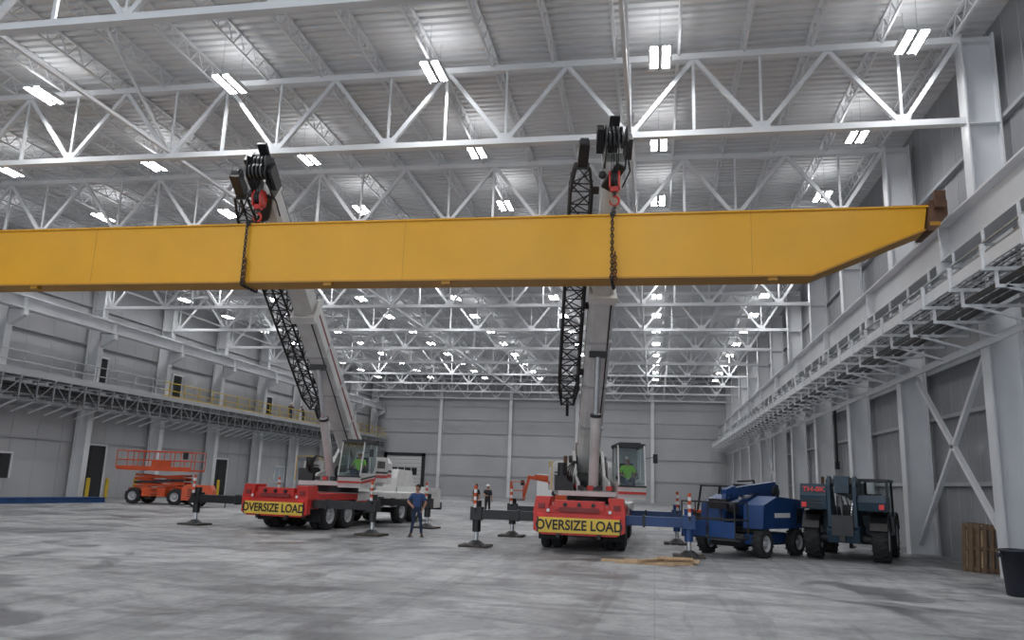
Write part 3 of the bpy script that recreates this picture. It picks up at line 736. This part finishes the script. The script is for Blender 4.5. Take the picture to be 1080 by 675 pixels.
# ------------------------------------------------------------------ telehandler
def telehandler(loc,rot):
    b=B(T(V(loc))@RZ(rot))
    for sx in(-1,1):
        for sy in(-1.4,1.4): b.wheel((sx*.95,sy,.68),.645,.44,lug=18,rim='steel2')
    for y in(-1.4,1.4): b.cyl((-.8,y,.64),(.8,y,.64),.14,'dark')
    b.prism([(-2.0,.6),(-1.9,1.0),(2.1,1.05),(2.3,.9),(2.2,.55),(-1.9,.5)],'x',-.45,.45,'teal')
    b.prism([(-.85,.6),(-.95,1.25),(-.6,1.55),(1.0,1.6),(1.1,.6)],'x',.45,1.15,'teal')
    for q in range(5): b.bx(1.15,1.16,-.5,.7,.8+q*.13,.86+q*.13,'black')
    b.bx(.5,1.1,-.97,-.94,.75,1.15,'black')
    for s in(-1,1): b.prism([(.8,1.0),(2.25,1.0),(2.3,2.2),(2.1,2.5),(1.8,2.45),(1.2,1.4)],'x',s*.36-.05,s*.36+.05,'teal')
    b.cyl((-.45,2.0,2.3),(.45,2.0,2.3),.12,'dark')
    b.bar((0,2.2,2.25),(0,-1.4,2.05),.42,.5,'teal');b.bar((0,-1.3,2.06),(0,-1.9,2.02),.34,.38,'teal');b.bar((0,-1.8,2.05),(0,-2.3,1.5),.3,.34,'teal')
    b.bar((0,-1.45,2.05),(0,-1.3,2.06),.5,.58,'dark')
    b.cyl((0,.2,1.15),(0,-.9,1.85),.09,'chrome')
    b.prism([(.95,1.5),(2.2,1.5),(2.25,1.9),(2.1,2.25),(1.0,2.25)],'x',.43,1.2,'teal')
    b.prism([(.95,1.5),(2.2,1.5),(2.25,1.75),(2.1,1.95),(1.0,1.95)],'x',-1.2,-.43,'teal')
    for q in range(4): b.bx(.55,1.1,2.2,2.24,1.56+q*.09,1.6+q*.09,'black')
    b.bx(-.3,.3,2.2,2.36,.75,1.35,'dark');b.bx(-.08,.08,2.3,2.5,.6,.75,'black')
    for q in range(3): b.tube([(-.2+.15*q,2.2,1.2),(-.25+.18*q,2.45,1.5),(-.12+.12*q,2.3,1.9)],.025,'black')
    for s in(-1,1): b.bx(s*1.08-.07,s*1.08+.07,2.2,2.26,1.55,1.7,'tail')
    x0,x1=-1.15,-.3
    b.bx(x0,x1,-.95,.75,.75,1.3,'teal');b.bx(x0-.03,x1+.03,-.85,.8,2.38,2.46,'black')
    for x in(x0+.04,x1-.04):
        b.bar((x,-.92,1.3),(x,-.75,2.4),.07,.07,'black');b.bar((x,.7,1.3),(x,.7,2.4),.07,.07,'black')
        b.add([(x,-.9,1.32),(x,-.75,2.37),(x,.7,2.37),(x,.7,1.32)],[(0,1,2,3)],'glass')
    b.add([(x0,-.92,1.32),(x1,-.92,1.32),(x1,-.76,2.38),(x0,-.76,2.38)],[(0,1,2,3)],'glass')
    b.bx(-.95,-.5,0,.5,1.3,1.45,'black');b.bx(-.95,-.5,.4,.55,1.4,2.0,'black');b.bar((-.7,-.7,1.3),(-.7,-.4,1.65),.04,.04,'black')
    b.rev((-.7,-.4,1.66),(0,.5,.8),[(.17,0),(.19,.01),(.17,.02)],'black',16)
    for sx in(-1,1):
        for sy in(-1.4,1.4):
            an=[math.radians(q) for q in range(20,165,18)]
            pr=[(sy+.77*math.cos(a),.68+.77*math.sin(a)) for a in an];pr2=[(sy+.74*math.cos(a),.68+.74*math.sin(a)) for a in an]
            for i in range(len(pr)-1): b.prism([pr[i],pr[i+1],pr2[i+1],pr2[i]],'x',sx*.95-.24,sx*.95+.24,'black')
    b.bx(-.6,.6,-2.42,-2.34,.75,1.6,'dark')
    for x in(-.6,-.3,0,.3,.6): b.bx(x-.03,x+.03,-2.42,-2.36,.3,1.75,'dark')
    for x in(-.4,.4): b.bx(x-.06,x+.06,-2.5,-2.42,.12,1.3,'black');b.bx(x-.06,x+.06,-3.3,-2.42,.12,.17,'black')
    b.cyl((.8,.4,1.55),(.8,.4,2.5),.05,'rust')
    o=b.obj('telehandler',bevel=.015)
    text('lettering','TH-8K',T(V(loc))@RZ(rot)@T((.80,2.19,2.08))@RZ(math.pi)@RX(math.radians(62)),.23,'red',None,off=.006).parent=o
    return o
telehandler((6.3,27.5,0),math.pi-.35)
def forklift(loc,rot):
    b=B(T(V(loc))@RZ(rot))
    for sx in(-1,1):
        b.wheel((sx*.5,-.75,.36),.36,.26);b.wheel((sx*.48,.85,.3),.3,.22)
    b.prism([(-.95,.3),(-.95,.75),(-.4,.9),(.1,.95),(1.3,1.1),(1.45,.9),(1.4,.3)],'x',-.52,.52,'black')
    b.bx(-.3,.3,.0,.5,1.0,1.12,'dark');b.bx(-.3,.3,.45,.58,1.1,1.55,'dark');b.bx(-.5,.5,.75,1.4,.95,1.15,'orange')
    for s in(-1,1):
        b.bar((s*.48,-.75,.8),(s*.45,-.35,2.1),.06,.06,'black');b.bar((s*.48,1.0,1.1),(s*.45,.8,2.1),.06,.06,'black');b.bar((s*.45,-.4,2.1),(s*.45,.85,2.1),.06,.06,'black')
        b.bx(s*.35-.05,s*.35+.05,-1.15,-1.03,.1,2.2,'dark');b.bx(s*.3-.05,s*.3+.05,-2.2,-1.2,.08,.12,'black');b.bx(s*.3-.05,s*.3+.05,-1.24,-1.18,.08,.8,'black')
    for q in range(6): b.bx(-.45,.45,-.3+q*.2,-.26+q*.2,2.08,2.12,'black')
    for z in(.5,.9,2.1): b.bx(-.4,.4,-1.14,-1.08,z,z+.1,'dark')
    b.bx(-.5,.5,-1.2,-1.15,.3,.8,'dark')
    return b.obj('forklift',bevel=.01)
forklift((2.65,32.0,0),.6)
def scissor(loc,rot):
    b=B(T(V(loc))@RZ(rot));k='orange'
    for sx in(-1.25,1.25):
        for sy in(-.85,.85): b.wheel((sx,sy,.45),.45,.34,ax=(0,1,0),lug=14,rim='steel2')
    b.bx(-1.75,1.75,-.6,.6,.5,.9,k);b.bx(-.7,.7,-1.05,-.6,.45,.95,k);b.bx(-.7,.7,.6,1.05,.45,.95,k);b.bx(-1.85,-1.6,-.7,.7,.4,.7,'dark');b.bx(1.6,1.85,-.7,.7,.4,.7,'dark')
    for s in(-.5,.5):
        for q in range(3):
            z=.98+q*.24
            b.bar((-1.5,s,z),(1.5,s,z+.2),.06,.12,'dark' if q%2 else k,up=(0,0,1));b.bar((1.5,s*.85,z),(-1.5,s*.85,z+.2),.06,.12,k)
    b.cyl((-.9,0,1.0),(.6,0,1.5),.08,'chrome')
    zf=1.9
    b.bx(-2.0,2.0,-.95,.95,zf,zf+.12,k);b.bx(-2.5,-2.0,-.85,.85,zf+.02,zf+.1,k)
    for z in(zf+.6,zf+1.12):
        b.tube([(-2.5,-.92,z),(2,-.92,z),(2,.92,z),(-2.5,.92,z),(-2.5,-.92,z)],.03,k)
    for i in range(8):
        x=-2.5+4.5*i/7
        for y in(-.92,.92): b.cyl((x,y,zf+.1),(x,y,zf+1.12),.027,k,n=6)
    b.bx(-2.5,2,-.94,-.92,zf+.1,zf+.25,k);b.bx(1.5,1.8,-.99,-.93,zf+.7,zf+1.1,'black');b.bx(-.4,.6,-.9,-.5,zf+.12,zf+.6,k)
    for q in range(4): b.bx(-.1,.2,-1.2,-1.05,.3+q*.25,.33+q*.25,'dark')
    return b.obj('scissor_lift',bevel=.01)
scissor((-28.6,42.9,0),.12)
def compressor(loc,rot,kc):
    b=B(T(V(loc))@RZ(rot))
    b.prism([(-.8,.35),(-.8,1.0),(-.6,1.2),(.7,1.2),(.85,.9),(.85,.35)],'y',-.45,.45,kc)
    for s in(-1,1): b.wheel((.0,s*.58,.33),.33,.2,ax=(0,1,0),rim='white')
    b.bar((.8,0,.4),(1.7,0,.35),.08,.08,'dark');b.cyl((-.3,0,1.2),(-.3,0,1.45),.05,'rust')
    for q in range(4): b.bx(-.5,.3,-.46,-.45,.55+q*.12,.6+q*.12,'black')
    b.cyl((1.5,0,0),(1.5,0,.4),.03,'dark');b.obj('portable_compressor',bevel=.01)
compressor((-25.2,41.2,0),.3,'orange')
def bollard(x,y):
    b=B();b.cyl((x,y,0),(x,y,1.25),.12,'rail',n=16);b.ball((x,y,1.25),.12,'rail',(1,1,.5));b.obj('bollard')
for x,y in((-35.4,45.2),(-35.4,47.0),(-35.2,49.6),(-35.4,60.6)): bollard(x,y)
b=B()
for q in range(3):
    o=q*.32;a=V((-33.4+o,35.2,0));c=V((-31.9+o,41.5,0))
    for z in(.03,.29): b.bar(a+V((0,0,z)),c+V((0,0,z)),.24,.03,'bluebeam')
    b.bar(a+V((0,0,.16)),c+V((0,0,.16)),.03,.25,'bluebeam')
b.obj('blue_steel_beams')
b=B(T((.05,21.9,0)))
for (x,y,a,l,w,z) in((-.6,.1,.1,1.7,.16,0),(.1,.35,-.05,1.9,.14,0),(.3,-.15,.35,1.3,.16,0),(-.1,.0,.9,1.1,.14,.06),(.55,.3,-.2,1.2,.16,.06),(-.3,-.3,.03,1.5,.14,0),(.5,.1,.1,.9,.14,.12)):
    dx,dy=math.cos(a)*l/2,math.sin(a)*l/2; b.bar((x-dx,y-dy,z+.03),(x+dx,y+dy,z+.03),w,.06,'wood')
b.obj('timber_boards')
def pallet(M0):
    b=B(M0)
    for i in range(6): b.bx(0,.02,-.5+i*.176,-.4+i*.176,0,1.3,'wood2')
    for z in(.05,.6,1.16): b.bx(.02,.12,-.5,.48,z,z+.09,'wood2')
    for i in(0,2.5,5): b.bx(.12,.14,-.5+i*.176,-.4+i*.176,0,1.3,'wood')
    return b.obj('wooden_pallet')
for i,(x,y,a) in enumerate(((8.75,24.1,.9),(8.95,24.55,.75),(9.02,25.6,.1))):
    pallet(T((x,y,.0))@RZ(a)@Matrix.Rotation(math.radians(10),4,'Y'))
b=B();c=(7.6,18.9,0)
b.rev(c,(0,0,1),[(.001,.0),(.25,.0),(.27,.03),(.33,.9),(.37,.9),(.37,.95),(.31,.95),(.25,.06),(.001,.05)],'bin',28)
for q in(-1,1): b.bx(c[0]+q*.36-.03,c[0]+q*.36+.03,c[1]-.08,c[1]+.08,.78,.86,'bin')
b.obj('trash_bin')
for (bx_,by_) in((2.3,42),(-15.8,40)):
    b=B(T((bx_,by_,0)))
    for s in(-1,1):
        b.bar((s*.6,-.25,0),(s*.6,0,1.0),.05,.05,'orange');b.bar((s*.6,.25,0),(s*.6,0,1.0),.05,.05,'orange')
    for i in range(6): b.bx(-.75+i*.25,-.5+i*.25,-.04,-.01,.72,.95,'orange' if i%2 else 'white')
    b.obj('safety_barricade')
b=B(T((-33.6,86,0)))
for x in(0,2.0):
    for y in(0,1): b.bx(x-.05,x+.05,y-.05,y+.05,0,4.4,'steel2')
for z in(.3,1.8,3.3,4.3):
    b.bx(0,2.0,-.05,.05,z,z+.12,'orange');b.bx(0,2,.95,1.05,z,z+.12,'orange')
    b.bx(0,2.0,0,1,z+.12,z+.15,'galv')
for (x,z,w,h,k2) in((.2,.45,1.6,1,'white'),(.3,1.95,1.4,.9,'bluebeam'),(.3,3.45,1.2,.6,'steel2')):
    b.bx(x,x+w,.1,.9,z,z+h,k2);b.bx(x-.03,x+w+.03,.08,.92,z+h*.85,z+h*.9,'dark')
b.obj('storage_rack')
b=B(T((-10.5,72,0)))
b.bx(0,4.5,0,2,.6,2.8,'white');b.bx(-.03,4.53,-.03,2.03,2.8,2.86,'steel2');b.bx(-.02,4.52,-.02,0,.6,.75,'red')
for x in(1.8,2.7):
    for y in(.05,1.95): b.wheel((x,y,.38),.38,.22,ax=(0,1,0),rim='white')
b.bar((4.5,1,.55),(5.8,1,.5),.1,.1,'dark');b.cyl((5.6,1,0),(5.6,1,.6),.04,'dark');b.bx(3.4,4.2,-.01,.0,.8,2.6,'steel2');b.obj('cargo_trailer',bevel=.02)
# ------------------------------------------------------------------ workers
person('worker',(-8.2,27.2,0),.15,stand(elR=(-.33,.02,1.18),wrR=(-.17,-.18,1.06),elL=(.31,.04,1.17),wrL=(.23,-.1,.95),anL=(.2,.02,.1),knL=(.16,-.02,.5),toeL=(.25,-.12,.055),anR=(-.17,.03,.1),toeR=(-.2,-.12,.055)),'tshirt','jeans',None,headturn=-.5)
person('worker',(-9.5,45.5,0),.6,stand(elR=(-.3,-.1,1.2),wrR=(-.2,-.3,1.15)),'charcoal','charcoal','helmet')
person('worker',(-10.3,46,0),-.5,stand(),'charcoal','jeans',None)
person('worker',(-34.7,74,7.0),-1.4,stand(chest=(0,-.12,1.3),belly=(0,-.04,1.13),neck=(0,-.2,1.44),skull=(0,-.25,1.52),head=(0,-.28,1.59),shL=(.19,-.13,1.37),shR=(-.19,-.13,1.37),elL=(.24,-.25,1.17),elR=(-.24,-.25,1.17),wrL=(.12,-.42,1.16),wrR=(-.12,-.42,1.16)),'charcoal','charcoal',None)
person('worker',(-34.9,71.5,7.0),.6,stand(),'charcoal','jeans','helmet')
# ------------------------------------------------------------------ world & camera
w=bpy.data.worlds.new('daylight');scn.world=w;w.use_nodes=True
w.node_tree.nodes['Background'].inputs[0].default_value=(.84,.92,1,1);w.node_tree.nodes['Background'].inputs[1].default_value=1.5
cam=bpy.data.cameras.new('camera');co=bpy.data.objects.new('camera',cam);COL.objects.link(co)
cam.sensor_width=36;cam.lens=824/1080*36;cam.clip_end=400
ps,th,ro=math.radians(10.5),math.radians(11.67),.0349
F=V((-math.sin(ps)*math.cos(th),math.cos(ps)*math.cos(th),math.sin(th)));R=V((math.cos(ps),math.sin(ps),0));U=R.cross(F)
r2=R*math.cos(ro)+U*math.sin(ro);u2=-R*math.sin(ro)+U*math.cos(ro)
mm=Matrix((r2,u2,-F)).transposed().to_4x4();mm.translation=V((0,0,2.0));co.matrix_world=mm
scn.camera=co
scn.view_settings.view_transform='Standard'
scn.view_settings.exposure=0.2
